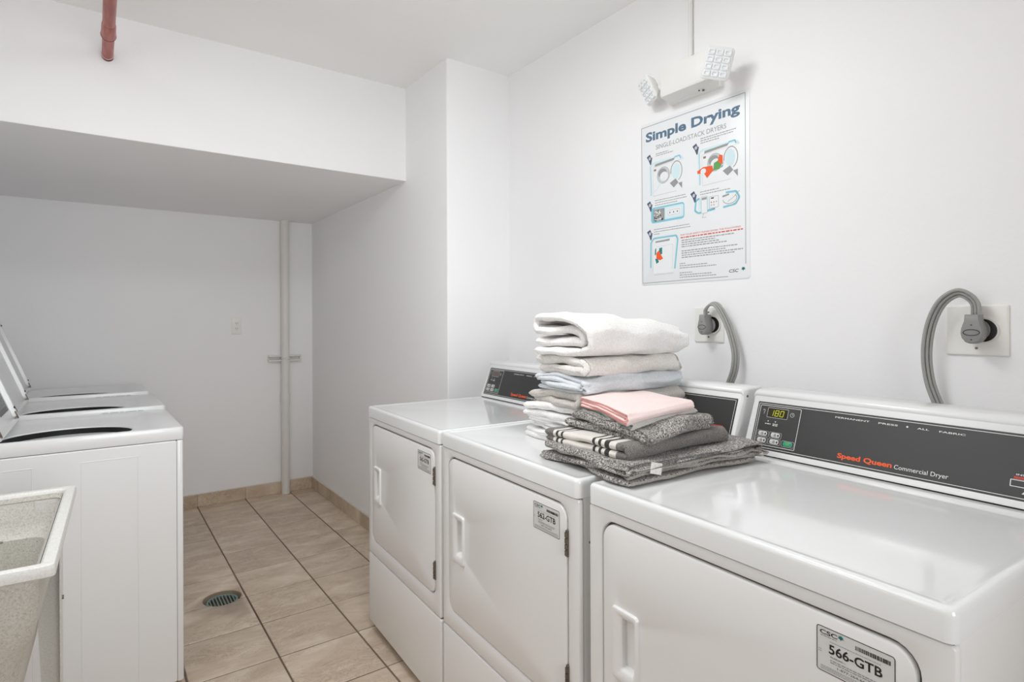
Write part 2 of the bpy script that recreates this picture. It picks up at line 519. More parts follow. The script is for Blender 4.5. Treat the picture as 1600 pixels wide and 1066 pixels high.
drain = empty('floor_drain', (DCX, DCY, -0.017)); tag(drain, 'round floor drain with slotted metal grate sunk in the beige tiles', 'drain')
b = MB(); n = 40; C_ = lambda r, z: [(r * math.cos(2 * PI * k / n), r * math.sin(2 * PI * k / n), z) for k in range(n)]
b.loft([C_(DR - .001, .0145), C_(DR - .003, .013), C_(DR - .007, -.002), C_(DR - .012, -.02), C_(DR - .016, -.06)], MORTAR, False, True); b.build('rim', drain)
b = MB(); b.loft([C_(.068, -.004), C_(.068, .004), C_(.062, .006), C_(.058, .004), C_(.058, -.004)], STEEL, False, False); b.build('grate_ring', drain)
for k in range(8):
    x = -0.049 + k * 0.014; hl = math.sqrt(max(0.0595 ** 2 - x * x, 0))
    b = MB(); b.box(-0.0028, 0.0028, -hl, hl, -0.003, 0.004, STEEL, 0.001, 1); b.build('grate_bar', drain, loc=(x, 0, 0))

# baseboards of cut tile
bb = tag(empty('baseboard_back'), kind='structure')
x = PX
edges = [XL] + [TX0 + TPX * i for i in range(-4, 3)] + [PX]
for a_, c_ in zip(edges[:-1], edges[1:]):
    if c_ - a_ < 0.02: continue
    b = MB(); b.box(a_ + .0015, c_ - .0015, YB - .011, YB, 0, .086, SKIRT, .0015, 1); b.build('tile', bb)
bb2 = tag(empty('baseboard_right'), kind='structure')
ys = [PY] + [TY0 + TPY * j for j in range(1, 8)] + [YB - .011]
for a_, c_ in zip(ys[:-1], ys[1:]):
    if c_ - a_ < 0.02: continue
    b = MB(); b.box(PX - .011, PX, a_ + .0015, c_ - .0015, 0, .086, SKIRT, .0015, 1); b.build('tile', bb2)
b = MB(); b.tube([(PX - .004, PY, .0875), (PX - .004, YB - .01, .0875)], .005, CAULK, 8); b.build('caulk', bb2)
b = MB(); b.tube([(XL, YB - .004, .0875), (PX, YB - .004, .0875)], .004, CAULK, 8); b.build('caulk', bb)


# ---------------------------------------------------------------- dryers
DA = math.radians(-92.46)
DORG = {1: (.940, 2.357), 2: (.912, 1.659), 3: (.889, .946)}
W, DZ = 0.685, 0.940


def local(d, x, y, z):
    a = Vector((math.cos(DA), math.sin(DA), 0)); c = Vector((-math.sin(DA), math.cos(DA), 0))
    return Vector((DORG[d][0], DORG[d][1], 0)) + a * x + c * y + Vector((0, 0, z))


def dm_cabinet():
    b = MB()
    L = lambda x0, x1, y0, y1, r, z: [(x, y, z) for x, y in rr(x0, x1, y0, y1, r, 4)]
    b.loft([L(.0, W, .0135, .70, .008, .03), L(0, W, .0135, .70, .008, .896)], ENAMEL)
    b.cyl((W - .001, .034, .792), (W + .0012, .034, .792), .0035, HINGE, 10)
    b.box(.006, W - .006, .006, .02, .318, .332, SEAM_SHADE); b.box(.004, W - .004, .006, .02, .885, .897, SEAM_SHADE)  # dark strips stand in for shade in the panel seams
    return b.mesh('cabinet')


def plate_loops(x0, x1, z0, z1, r, hole, depth, y=0.0, bev=.003, m=6):
    """front plate with rounded border and optional hole; front at y, back at y+depth"""
    P = lambda i, yy: [(px, yy, pz) for px, pz in rr(x0 + i, x1 - i, z0 + i, z1 - i, r, m)]
    l = [P(0, y + depth), P(0, y + bev), P(bev * .3, y + bev * .3), P(bev, y)]
    if hole:
        hx0, hx1, hz0, hz1, hr, hb = hole
        Q = lambda i, yy: [(px, yy, pz) for px, pz in rr(hx0 - i, hx1 + i, hz0 - i, hz1 + i, hr + i, m)]
        l += [Q(hb, y), Q(hb * .3, y + hb * .3), Q(0, y + hb), Q(0, y + depth)]
    return l


def dm_front():
    b = MB(); b.loft(plate_loops(0, W, .3265, .8935, .006, (.0415, .6465, .3855, .8715, .036, .004), .012, 0, .004), ENAMEL, False, False)
    b.box(.03, W - .03, .010, .016, .35, .885, SEAM_SHADE)  # dark backing, painted shade for the groove around the door
    return b.mesh('front_panel')


def dm_kick():
    b = MB(); b.loft(plate_loops(0, W, .034, .3225, .006, None, .014, 0, .004), ENAMEL, False, True); return b.mesh('kick_panel')


def dm_base():
    b = MB(); b.box(.02, W - .02, .06, .68, 0, .034, DARK); return b.mesh('base')


def dm_door():
    b = MB()
    l = plate_loops(.0455, .6425, .3895, .8665, .033, (.103, .139, .577, .684, .006, .001), .011, -.0015, .0045)
    b.loft(l, ENAMEL, False, False)
    return b.mesh('door')


def dm_handle():
    b = MB(); m = 4
    P = lambda x0, x1, z0, z1, r, y: [(x, y, z) for x, z in rr(x0, x1, z0, z1, r, m)]
    b.loft([P(.075, .151, .553, .702, .008, -.0015), P(.077, .149, .555, .700, .008, -.0075), P(.080, .147, .558, .697, .007, -.0085),
            P(.100, .1425, .574, .688, .006, -.0065), P(.104, .138, .578, .684, .005, -.003), P(.106, .137, .583, .681, .005, .0092)], ENAMEL, False, True)
    return b.mesh('handle')


def dm_hinge():
    b = MB(); b.box(-.004, .0045, -.0030, .004, -.031, .031, HINGE, .001, 1)
    for z in (-.021, -.007, .007, .021): b.cyl((0, -.004, z - .0055), (0, -.004, z + .0055), .0035, HINGE, 8)
    return b.mesh('hinge')


def dm_top():
    b = MB()
    L = lambda i, r, z, yb=.0: [(x, y, z) for x, y in rr(-.001 + i, W + .001 - i, -.004 + i, .70 - i - yb, r, 6)]
    b.loft([L(.006, .010, .8965), L(0, .014, .8965), L(0, .014, .930), L(.0008, .013, .934), L(.0025, .012, .9375), L(.005, .010, .9395), L(.009, .008, .9402),
            L(.0125, .008, .9400), L(.018, .012, .9390), L(.024, .015, .9386), L(.034, .02, .9383, .13)], ENAMEL_TOP)
    return b.mesh('top_cover', 60)


def dm_console():
    prof = [(.548, .9420), (.5495, .9490), (.5545, .9555), (.5975, 1.0745), (.6030, 1.0895), (.6012, 1.0925), (.6015, 1.0975), (.605, 1.1025), (.611, 1.1055), (.622, 1.107), (.690, 1.1065), (.699, 1.102), (.702, 1.094), (.702, .9420)]
    cy = sum(p[0] for p in prof) / len(prof); cz = sum(p[1] for p in prof) / len(prof)
    b = MB(); loops = []
    for x, s in ((0, .0), (.0005, .008), (.003, .004), (.008, .0), (W - .008, .0), (W - .003, .004), (W - .0005, .008), (W, .0)):
        q = []
        for (y, z) in prof:
            d = Vector((y - cy, z - cz)); k = 1 - s / d.length if s else 1
            q.append((x, cy + d.x * k, cz + d.y * k))
        loops.append(q)
    loops[0] = [(0.0, p[1], p[2]) for p in loops[1]]; loops[0] = [(0.0003, cy + (p[1] - cy) * .985, cz + (p[2] - cz) * .985) for p in loops[1]]
    loops[-1] = [(W - .0003, cy + (p[1] - cy) * .985, cz + (p[2] - cz) * .985) for p in loops[-2]]
    b.loft(loops, CONSOLE); b.box(.006, W - .006, .5505, .69, .9365, .9445, DARK)
    for x in (-.0002, W + .0002):
        b.cyl((x - .001, .622, 1.082), (x + .001, .622, 1.082), .0035, HINGE, 10)
        b.cyl((x - .001, .60, .962), (x + .001, .60, .962), .0035, HINGE, 10)
    return b.mesh('console', 40)


PO = Vector((0, .555, .957)); PU = Vector((1, 0, 0)); PV = Vector((0, .042, .116)).normalized(); PN = PU.cross(PV)
if PN.y > 0: PN = -PN


def panel_pt(u, v, h): return PO + PU * u + PV * v + PN * h


def dm_panel():
    b = MB()
    b.loft([[panel_pt(u, v, h) for u, v in rr(.0205 + i, .6735 - i, -.0025 + i, .1255 - i, .002, 2)] for i, h in ((0, -.003), (0, .0012), (.0006, .0018))], BLACK, False, True)
    return b.mesh('control_panel')


def dm_panel_print():
    p = Print()
    p.ring(.0245, .0015, .6695, .1210, .002, .0012, INKW)
    p.ring(.0295, .0085, .1445, .1165, .003, .0013, INKW)
    p.text('PERMANENT', .2305, .1075, .0790, .0036, INKW, bold=.01)
    p.text('PRESS', .3286, .1072, .0405, .0036, INKW, bold=.01)
    p.disc(.3880, .1090, .0020, .0020, INKW)
    p.text('ALL', .4075, .1068, .0230, .0036, INKW, bold=.01)
    p.text('FABRIC', .4490, .1064, .0470, .0036, INKW, bold=.01)
    p.text('Speed Queen', .2510, .0125, .1190, .0120, INKO, 2, bold=.035)
    p.text('Commercial Dryer', .3745, .0120, .1020, .0092, INKW, 2)
    # slot at the right
    p.text('INSERT', .5835, .0445, .0300, .0032, INKW, bold=.01)
    p.rect(.5805, .0400, .6440, .0422, INKR); p.rect(.5805, .0376, .6440, .0392, INKR)
    p.ring(.5755, .0223, .6500, .0362, .001, .0013, INKW); p.rect(.5775, .0243, .6480, .0342, TRUEBLACK)
    p.poly([(.5945, .0105), (.6045, .0105), (.5995, .0175)], INKW)
    # display surround, clock, temperature mark, indicators
    p.ring(.0523, .0845, .1106, .1112, .002, .0010, INKLG)
    p.arc(.1222, .0985, .0052, .0052, 0, 2 * PI, .0011, INKLG, n=18); p.line((.1222, .0985), (.1222, .1015), .001, INKLG); p.line((.1222, .0985), (.1248, .0985), .001, INKLG)
    p.arc(.0420, .1015, .0025, .0038, -PI / 2, PI, .0012, INKLG, n=8); p.line((.0438, .0975), (.0425, .0925), .0012, INKLG)
    for u in (.0592, .0799): p.disc(.0 + u, .0746, .0016, .0016, INKW, n=10)
    p.words(.0515, .0675, .0660, .0022, INKW, 3)
    p.words(.0735, .0880, .0672, .0020, INKW, 4); p.words(.0735, .0880, .0635, .0020, INKW, 5)
    for (u, v, g) in KEYS:
        p.ring(u - .0172, v - .0078, u + .0172, v + .0078, .003, .0007, INKLG)
    return p.mesh('lettering', PO + PN * .0018, PU, PV, PN)


KEYS = [(.0505, .0392, 0), (.0505, .0216, 0), (.0868, .0392, 0), (.0868, .0216, 0), (.1244, .0216, 1)]


def dm_key(g):
    b = MB(); m = KEYG if g else KEYW
    P = lambda i, h: [tuple(PU * x + PV * y + PN * h) for x, y in rr(-.0125 + i, .0125 - i, -.0060 + i, .0060 - i, .0045, 4)]
    b.loft([P(0, 0), P(0, .0008), P(.001, .0016)], m, False, True)
    P2 = lambda i, h: [tuple(PU * x + PV * y + PN * h) for x, y in rr(-.003, .003, -.003, .003, .0029, 4)]
    b.loft([[tuple(PU * (x * .9) + PV * y + PN * h) for x, y in rr(-.0042, .0042, -.0040, .0040, .0039, 4)] for h in (.0016, .0021)], INKGR if g else INKG, False, True)
    b.loft([[tuple(PU * x + PV * y + PN * h) for x, y in rr(.0068, .0104, -.0028, .0028, .0015, 4)] for h in (.0016, .0021)], INKT if g else INKK, False, True)
    return b.mesh('key_button')


def dm_disp(on):
    b = MB(); P = lambda i, h: [panel_pt(u, v, h) for u, v in rr(.0537 + i, .1092 - i, .0858 + i, .1099 - i, .001, 2)]
    b.loft([P(0, .0018), P(0, .0024)], DISP if on else DISP_OFF, False, True)
    return b.mesh('display')


SEG = {'1': 'bc', '8': 'abcdefg', '0': 'abcdef'}


def dm_digits():
    p = Print(); w_, h_, t = .0088, .0150, .0017
    for k, ch in enumerate('180'):
        ox = .0625 + k * .0142 - .002 ; oy = .0900
        sl = lambda x, y: (ox + x + y * .12, oy + y)
        segs = {'a': ((0, h_), (w_, h_)), 'b': ((w_, h_ / 2), (w_, h_)), 'c': ((w_, 0), (w_, h_ / 2)), 'd': ((0, 0), (w_, 0)),
                'e': ((0, 0), (0, h_ / 2)), 'f': ((0, h_ / 2), (0, h_)), 'g': ((0, h_ / 2), (w_, h_ / 2))}
        for s_ in SEG[ch]:
            a_, c_ = segs[s_]; p.line(sl(*a_), sl(*c_), t, DIGIT)
    return p.mesh('digits', PO + PN * .0026, PU, PV, PN)


def leaf_mark(p, x, y, s_, h=2):
    for a_ in (-60, -20, 20, 60, 100, 140):
        t = math.radians(a_ + 50); p.disc(x + math.cos(t) * s_ * .5, y + math.sin(t) * s_ * .5, s_ * .5, s_ * .2, INKT, h, rot=t, n=8)
    p.poly([(x - s_ * .5, y - s_ * .1), (x + s_ * .5, y - s_ * .1), (x, y - s_ * .9)], INKT, h)


def dm_label(num):
    # u from left, v up, 0.106 x 0.066
    p = Print(); LW, LH = .106, .066
    p.rrect(0, 0, LW, LH, .004, STICKER, 0)
    p.ring(0, 0, LW, LH, .004, .0011, INKK, 1)
    p.text('CSC', .005, .0550, .0250, .0062, INKK, 1, bold=.02)
    leaf_mark(p, .0350, .0590, .0042, 1)
    p.words(.006, .029, .0520, .0015, INKG, 11)
    r_ = random.Random(num)
    x = .055
    while x < .100:
        w_ = r_.choice((.0005, .0009, .0014)); p.rect(x, .0520, x + w_, .0580, INKK, 1); x += w_ + r_.choice((.0004, .0008))
    p.words(.019, .088, .0468, .0010, INKG, 12)
    p.text(str(num) + '-GTB', .0180, .0300, .0720, .0135, INKK, 1, bold=.02)
    p.words(.020, .040, .0248, .0018, INKG, 13); p.text('For Service:', .020, .0246, .0220, .0022, INKG, 1)
    p.words(.020, .088, .0200, .0016, INKG, 14); p.words(.020, .085, .0170, .0016, INKG, 15)
    p.text('1-877-264-6622', .0300, .0115, .0450, .0033, INKK, 1)
    for k in range(3): p.words(.006, .100, .0080 - k * .0022, .0010, INKG, 20 + k)
    p.words(.003, .007, .028, .0012, INKG, 31); p.words(.003, .007, .031, .0012, INKG, 32)
    return p


def make_dryer(d, num, label):
    root = empty('dryer', (DORG[d][0], DORG[d][1], 0), DA)
    tag(root, label, 'dryer', 'coin dryers in a row along the right wall')
    for nm, fn in (('base', dm_base), ('cabinet', dm_cabinet), ('front_panel', dm_front), ('kick_panel', dm_kick), ('top_cover', dm_top)):
        link(nm, cached(nm, fn), root)
    door = link('door', cached('door', dm_door), root)
    link('handle', cached('handle', dm_handle), door)
    for z in (.784, .472): link('hinge', cached('hinge', dm_hinge), door, (.6455, -.001, z))
    con = link('console', cached('console', dm_console), root)
    pan = link('control_panel', cached('panel', dm_panel), root)
    link('lettering', cached('pprint', dm_panel_print), pan)
    link('display', cached(('disp', d == 3), lambda: dm_disp(d == 3)), pan)
    if d == 3: link('digits', dm_digits(), pan)['label'] = 'glowing yellow digits 180'
    for (u, v, g) in KEYS:
        k = link('key_button', cached(('key', g), lambda: dm_key(g)), pan, tuple(panel_pt(u, v, .0018)))
        if g: k['label'] = 'green start button'
    lab = link('identification_label', dm_label(num).mesh('identification_label', (.512, -.0018, .784), (1, 0, 0), (0, 0, 1), (0, -1, 0)), root)
    lab['label'] = 'white sticker reading %d-GTB' % num
    return root


make_dryer(1, 565, 'white dryer farthest from the camera, beside the thick wall corner')
make_dryer(2, 562, 'middle white dryer with sticker 562-GTB carrying the white towel stack')
make_dryer(3, 566, 'nearest white dryer with lit display 180 and sticker 566-GTB')


# ---------------------------------------------------------------- washers
WX0, WX1, WD = -.47, .252, .672


def wash_body():
    b = MB(); b.box(WX0, WX1 - .02, 0, WD, .02, .8785, ENAMEL_W, .004, 1)
    # raised beads that frame the pressed side panels
    for x in (-.041, .116):
        b.tube([(x, .0003, .06), (x, .0003, .838)], .0014, ENAMEL_W, 6)
    b.tube([(-.041, .0003, .838), (.116, .0003, .838)], .0014, ENAMEL_W, 6)
    b.tube([(-.166, .0003, .06), (-.166, .0003, .838)], .0014, ENAMEL_W, 6); b.tube([(-.166, .0003, .838), (-.40, .0003, .838)], .0014, ENAMEL_W, 6)
    return b.mesh('cabinet')


def wash_front():
    b = MB(); L = lambda i, x: [(x, y, z) for y, z in rr(i, WD - i, .02 + i, .8785 - i, .004, 3)]
    b.loft([L(.001, WX1 - .0195), L(0, WX1 - .0165), L(0, WX1 - .006), L(.002, WX1 - .002), L(.006, WX1)], ENAMEL_W); return b.mesh('front_panel')


OX0, OX1, OY0, OY1 = -.285, .165, .036, .610


def wash_top():
    b = MB(); m = 8
    L = lambda x0, x1, y0, y1, r, z: [(x, y, z) for x, y in rr(x0, x1, y0, y1, r, m)]
    zt = .925
    b.loft([L(WX0, WX1, .001, WD - .001, .010, .8805), L(WX0 - .001, WX1 + .002, 0, WD, .012, .8825), L(WX0 - .001, WX1 + .002, 0, WD, .012, zt - .006),
            L(WX0, WX1, .001, WD - .001, .012, zt - .002), L(WX0 + .004, WX1 - .004, .005, WD - .005, .010, zt),
            L(OX0 - .006, OX1 + .006, OY0 - .006, OY1 + .006, .05, zt - .001), L(OX0, OX1, OY0, OY1, .048, zt - .005),
            L(OX0 + .006, OX1 - .012, OY0 + .006, OY1 - .030, .048, zt - .012), L(OX0 + .012, OX1 - .030, OY0 + .010, OY1 - .060, .07, zt - .018),
            L(-.272, .112, .048, .432, .1918, zt - .020), L(-.270, .110, .050, .430, .1898, zt - .0225), L(-.270, .110, .050, .430, .1898, zt - .0245)], ENAMEL_W, True, False)
    return b.mesh('top_cover', 40)


def wash_basket():
    b = MB(); L = lambda r, z: [(x, y, z) for x, y in rr(-.080 - r, -.080 + r, .240 - r, .240 + r, r - .0001, 10)]
    b.loft([L(.1905, .900), L(.1905, .80), L(.188, .56), L(.18, .53)], BASKET, False, True)
    b.loft([L(.05, .53), L(.048, .62), L(.04, .70), L(.036, .74)], BASKET, False, True)
    return b.mesh('basket')


def wash_console():
    b = MB(); prof = [(-.352, .926), (-.378, 1.075), (-.386, 1.088), (-.40, 1.092), (-.458, 1.092), (-.468, 1.084), (-.468, .926)]
    b.loft([[(x, y, z) for x, z in prof] for y in (.004, WD - .004)], ENAMEL_W); return b.mesh('console')


def wash_lid():
    # modelled lying closed from the hinge (x=0) towards +x, underside at -z; rotated open below
    b = MB(); l_, y0, y1 = .405, .06, .62
    L = lambda i, r, z: [(x, y, z) for x, y in rr(0 + i, l_ - i, y0 + i, y1 - i, r, 4)]
    b.loft([L(.012, .02, -.004), L(.010, .02, -.018), L(.004, .022, -.020), L(0, .024, -.016), L(0, .024, -.003), L(.003, .022, 0), L(.012, .02, .001)], ENAMEL_W, False, True)
    b.loft([L(.012, .02, -.004), L(.02, .02, -.0035)], ENAMEL_W, False, True)
    return b.mesh('lid')


def wash_bumper():
    b = MB(); b.cyl((0, 0, -.0235), (0, 0, -.0195), .0045, TRUEBLACK, 10); return b.mesh('bumper')


def wash_hinge():
    b = MB(); b.box(-.004, .026, -.005, .005, -.022, -.018, HINGE, .001, 1); b.cyl((0, -.012, -.014), (0, .012, -.014), .006, HINGE, 10); return b.mesh('hinge')


def make_washer(y0, dz, lean, label, first=False, xo=0, hx=-.262):
    root = empty('washer', (xo, y0, 0)); tag(root, label, 'washer', 'open top-loading washers in a row on the left')

    def shear(me):
        me = me.copy()
        for v in me.vertices: v.co.z -= .018 * v.co.y / WD
        return me
    link('cabinet', cached('wbody', lambda: shear(wash_body())), root)
    link('front_panel', cached('wfront', lambda: shear(wash_front())), root)
    top = link('top_cover', cached('wtop', lambda: shear(wash_top())), root)
    bk = link('basket', cached('wbasket', lambda: shear(wash_basket())), root); bk['label'] = 'dark tub inside the opening'
    link('console', cached('wconsole', wash_console), root)
    b = cached('wbase', lambda: (lambda q: (q.box(WX0 + .03, WX1 - .03, .03, WD - .03, 0, .022, DARK), q.mesh('base'))[1])(MB())); link('base', b, root)
    lid = link('lid', cached('wlid', wash_lid), root, (hx, 0, .926 - .012), (0, -math.radians(90 + lean), 0))
    for yy in (.10, .58):
        link('hinge', cached('whinge', wash_hinge), lid, (0.012, yy, 0))
    for xx in (.05, .385):
        for yy in (.072, .608): link('bumper', cached('wbump', wash_bumper), lid, (xx, yy, .001))
    # maker's lettering on the near rim, too small to read
    if first is not True:
        p = Print(); p.words(.02, .17, .0, .010, INKLG, 71)
        link('rim_lettering', p.mesh('rim_lettering', (-.0, -.0004, .900), (1, 0, 0), (0, 0, 1), (0, -1, 0)), root)
    return root, lid


w1, lid1 = make_washer(2.370, 0, 20, 'nearest white top-loading washer, beside the laundry sink, lid open', True)
w2, lid2 = make_washer(3.045, 0, 20, 'middle white top-loading washer with its lid open', hx=-.282)
w3, lid3 = make_washer(3.720, 0, 20, 'farthest white top-loading washer, next to the back wall, lid open', xo=-.02, hx=-.30)
# black instruction label under the nearest lid
p = Print(); p.rect(.05, .36, .30, .585, TRUEBLACK, 0)
for k in range(9):
    p.words(.07, .28, .385 + k * .021, .006, INKLG, 50 + k, 1)
link('warning_label', p.mesh('warning_label', (0, 0, -.0038), (1, 0, 0), (0, 1, 0), (0, 0, -1)), lid1)['label'] = 'black instruction label under the lid'


# ---------------------------------------------------------------- laundry sink
sink = empty('laundry_sink', (-.050, 0, 0), math.radians(-1.6)); tag(sink, 'speckled off-white plastic laundry sink standing before the nearest washer', 'sink')
SX0, SX1, SY0, SY1, SZT = -.62, -.047, 1.312, 1.925, .870
b = MB(); m = 5
L = lambda i, r, z, m=5: [(x, y, z) for x, y in rr(SX0 + i, SX1 - i, SY0 + i, SY1 - i, r, m)]
b.loft([L(.030, .02, .850), L(.004, .012, .846), L(0, .010, .849), L(0, .010, .862), L(.002, .010, .868), L(.006, .009, .870), L(.019, .010, .869), L(.024, .012, .864), L(.027, .014, .850)], SINKRIM, False, False)
b.build('rim', sink)
b = MB()
b.loft([L(.0265, .014, .860), L(.036, .03, .80), L(.046, .035, .775), L(.058, .04, .765), L(.070, .05, .66), L(.085, .06, .56), L(.13, .08, .530), L(.25, .05, .522)], SINK, False, True)
b.loft([L(.024, .012, .855), L(.026, .022, .80), L(.029, .03, .755), L(.036, .036, .725), L(.050, .045, .690), L(.060, .05, .64), L(.072, .06, .55), L(.10, .07, .515), L(.22, .08, .505)], SINK, False, True)
b.build('basin', sink)
for cx_, cy_, sx_, sy_ in ((SX1 - .028, SY1 - .03, -1, -1), (SX0 + .028, SY1 - .03, 1, -1), (SX0 + .028, SY0 + .03, 1, 1)):
    b = MB()
    for (wx_, wy_) in ((.055, .003), (.003, .055)):
        xs = sorted((cx_, cx_ + sx_ * wx_)); ysr = sorted((cy_, cy_ + sy_ * wy_))
        x2 = sorted((cx_, cx_ + sx_ * (wx_ if wx_ < .01 else .026))); y2 = sorted((cy_, cy_ + sy_ * (wy_ if wy_ < .01 else .026)))
        b.loft([[(x2[0], y2[0], 0), (x2[1], y2[0], 0), (x2[1], y2[1], 0), (x2[0], y2[1], 0)],
                [(xs[0], ysr[0], .62), (xs[1], ysr[0], .62), (xs[1], ysr[1], .62), (xs[0], ysr[1], .62)],
                [(xs[0], ysr[0], .846), (xs[1], ysr[0], .846), (xs[1], ysr[1], .846), (xs[0], ysr[1], .846)]], SINKRIM)
    lg = b.build('leg', sink)
    b = MB(); b.cyl((cx_ - .004, cy_ + sy_ * .028, .60), (cx_ + .004, cy_ + sy_ * .028, .60), .005, HINGE, 10); b.build('bolt', lg)
b = MB(); cx_, cy_ = SX1 - .060, SY0 + .062
b.loft([[(cx_ - .028, cy_, 0), (cx_, cy_, 0), (cx_, cy_ + .028, 0), (cx_ - .003, cy_ + .028, 0), (cx_ - .003, cy_ + .003, 0), (cx_ - .028, cy_ + .003, 0)],
        [(cx_ - .05, cy_, .54), (cx_, cy_, .54), (cx_, cy_ + .05, .54), (cx_ - .003, cy_ + .05, .54), (cx_ - .003, cy_ + .003, .54), (cx_ - .05, cy_ + .003, .54)]], SINKRIM)
b.build('leg', sink)

# ---------------------------------------------------------------- pipes
pipe = empty('waste_pipe', (1.163, 4.565, 0)); tag(pipe, 'white vertical pipe standing in the back corner under the soffit', 'pipe')
b = MB(); b.cyl((0, 0, 0), (0, 0, SZ), .0305, PIPEW, 24); b.build('pipe', pipe)
b = MB(); b.cyl((0, 0, .70), (0, 0, .755), .0345, PIPEW, 24); b.build('coupling', pipe)
b = MB()
for s_ in (-1, 1):
    for z in (1.034, 1.000): b.box(*sorted((s_ * .028, s_ * .118)), -.012, .033, z, z + .012, PIPEW, .002, 1)
    b.box(*sorted((s_ * .108, s_ * .120)), .020, .033, .998, 1.048, PIPEW, .002, 1)
b.tube([(math.cos(t) * .034, math.sin(t) * .034, 1.022) for t in [PI + PI * k / 12 for k in range(13)]], .0045, PIPEW, 8)
b.box(-.007, .007, -.040, -.030, 1.010, 1.034, PIPEW, .002, 1)
b.build('wall_clamp', pipe)

rp = empty('sprinkler_pipe', (.042, SY, 2.392)); tag(rp, 'red painted pipe running under the ceiling into the face of the soffit', 'pipe')
ring = lambda r, y: [(r * math.cos(2 * PI * k / 24), y, r * math.sin(2 * PI * k / 24)) for k in range(24)]
b = MB(); b.loft([ring(.0200, 0), ring(.0200, -1.5), ring(.0200, YF - SY)], REDP); b.build('pipe', rp)
b = MB(); b.loft([ring(.0200, -.218), ring(.0240, -.219), ring(.0248, -.224), ring(.0246, -.236), ring(.0232, -.262), ring(.0226, -.31), ring(.0206, -.325)], REDP); b.build('coupling', rp)
b = MB(); b.tube([(.0241 * math.cos(2 * PI * k / 24), -.2195, .0241 * math.sin(2 * PI * k / 24)) for k in range(25)], .0016, REDD, 8); b.build('coupling_lip', rp)
b = MB(); b.loft([ring(.0200, -.001), ring(.0209, -.001), ring(.0209, -.020), ring(.0200, -.022)], REDD); b.build('thread', rp)
b = MB(); b.tube([(.0206 * math.cos(2 * PI * k / 24), -.024 + .003 * math.sin(2 * PI * k / 12), .0206 * math.sin(2 * PI * k / 24)) for k in range(25)], .0016, CAULK, 6); b.build('thread_tape', rp)


# ---------------------------------------------------------------- outlets, plugs, cords
def plate_thing(name, loc, w_, h_, axis, label, cat='outlet', screws=True):
    """plate in a frame where +n points into the room"""
    root = empty(name, loc); tag(root, label, cat)
    b = MB()
    if axis == 'x':
        P = lambda i, n_: [(-n_, y, z) for y, z in rr(-w_ / 2 + i, w_ / 2 - i, -h_ / 2 + i, h_ / 2 - i, .003, 3)]
    else:
        P = lambda i, n_: [(x, -n_, z) for x, z in rr(-w_ / 2 + i, w_ / 2 - i, -h_ / 2 + i, h_ / 2 - i, .003, 3)]
    b.loft([P(0, 0), P(0, .003), P(.002, .0055), P(.004, .006)], PLATE_W); b.build('plate', root)
    return root


def dryer_outlet(yc, zc, w_, h_, label, dy=0.0):
    o = plate_thing('dryer_outlet', (XR, yc, zc), w_, h_, 'x', label)
    b = MB(); b.cyl((-.006, dy, 0), (-.011, dy, 0), .031, PLATE_W, 28); b.cyl((-.010, dy, 0), (-.013, dy, 0), .0275, TRUEBLACK, 28); b.build('socket', o)
    for z in (.043, -.043):
        if abs(z) < h_ / 2: b = MB(); b.cyl((-.006, 0, z), (-.0075, 0, z), .003, HINGE, 10); b.build('screw', o)
    return o


def smooth_path(pts, n=8):
    pts = [Vector(p) for p in pts]; out = []
    P = [pts[0] * 2 - pts[1]] + pts + [pts[-1] * 2 - pts[-2]]
    for i in range(1, len(P) - 2):
        for k in range(n):
            t = k / n; a, b_, c, d = P[i - 1], P[i], P[i + 1], P[i + 2]
            out.append(0.5 * ((2 * b_) + (c - a) * t + (2 * a - 5 * b_ + 4 * c - d) * t * t + (3 * b_ - a - 3 * c + d) * t ** 3))
    out.append(pts[-1]); return out


def cord_thing(yc, zc, path, label, twist, hw=1.0):
    root = empty('power_cord', (XR, yc, zc)); tag(root, label, 'cord')
    b = MB()
    # head: rounded body, narrow at the top, standing off the wall
    half = [(.0185, .033), (.020, .018), (.0275, .000), (.0295, -.012), (.026, -.024), (.017, -.033), (.006, -.0365)]
    out = half + [(-a, c) for a, c in half[::-1]]
    loops = []
    for xo, s_ in ((-.014, .84), (-.018, .93), (-.022, 1.0), (-.050, 1.0), (-.054, .97), (-.056, .90)):
        loops.append([(xo, a * s_ * hw, c * s_) for a, c in out])
    b.loft(loops, PLUG); b.cyl((-.012, 0, -.004), (-.016, 0, -.004), .0255, PLUG, 24)
    pl = b.build('plug', root, 50)
    b = MB(); b.tube([(-.0562, .016 * math.cos(t), -.010 + .007 * math.sin(t)) for t in [2 * PI * k / 20 for k in range(21)]], .0008, DARK, 5)
    for z in (.008, -.027): b.cyl((-.0555, 0, z), (-.0568, 0, z), .0014, DARK, 8)
    b.build('moulded_mark', pl)
    o = Vector((XR, yc, zc)); pts = smooth_path([Vector(p) - o for p in path])
    b = MB(); nn = len(pts)
    for k in (-1, 0, 1):
        q = []
        for i, p_ in enumerate(pts):
            t = (pts[min(i + 1, nn - 1)] - pts[max(i - 1, 0)]).normalized()
            f = i / (nn - 1); X_ = Vector((1, 0, 0)); side = t.cross(X_).normalized()
            a_ = twist[0] + (twist[1] - twist[0]) * f
            q.append(p_ + (X_ * math.cos(a_) + side * math.sin(a_)) * (k * .0088))
        b.tube(q, .0042, CORD, 10)
    b.build('cord', root)
    return root


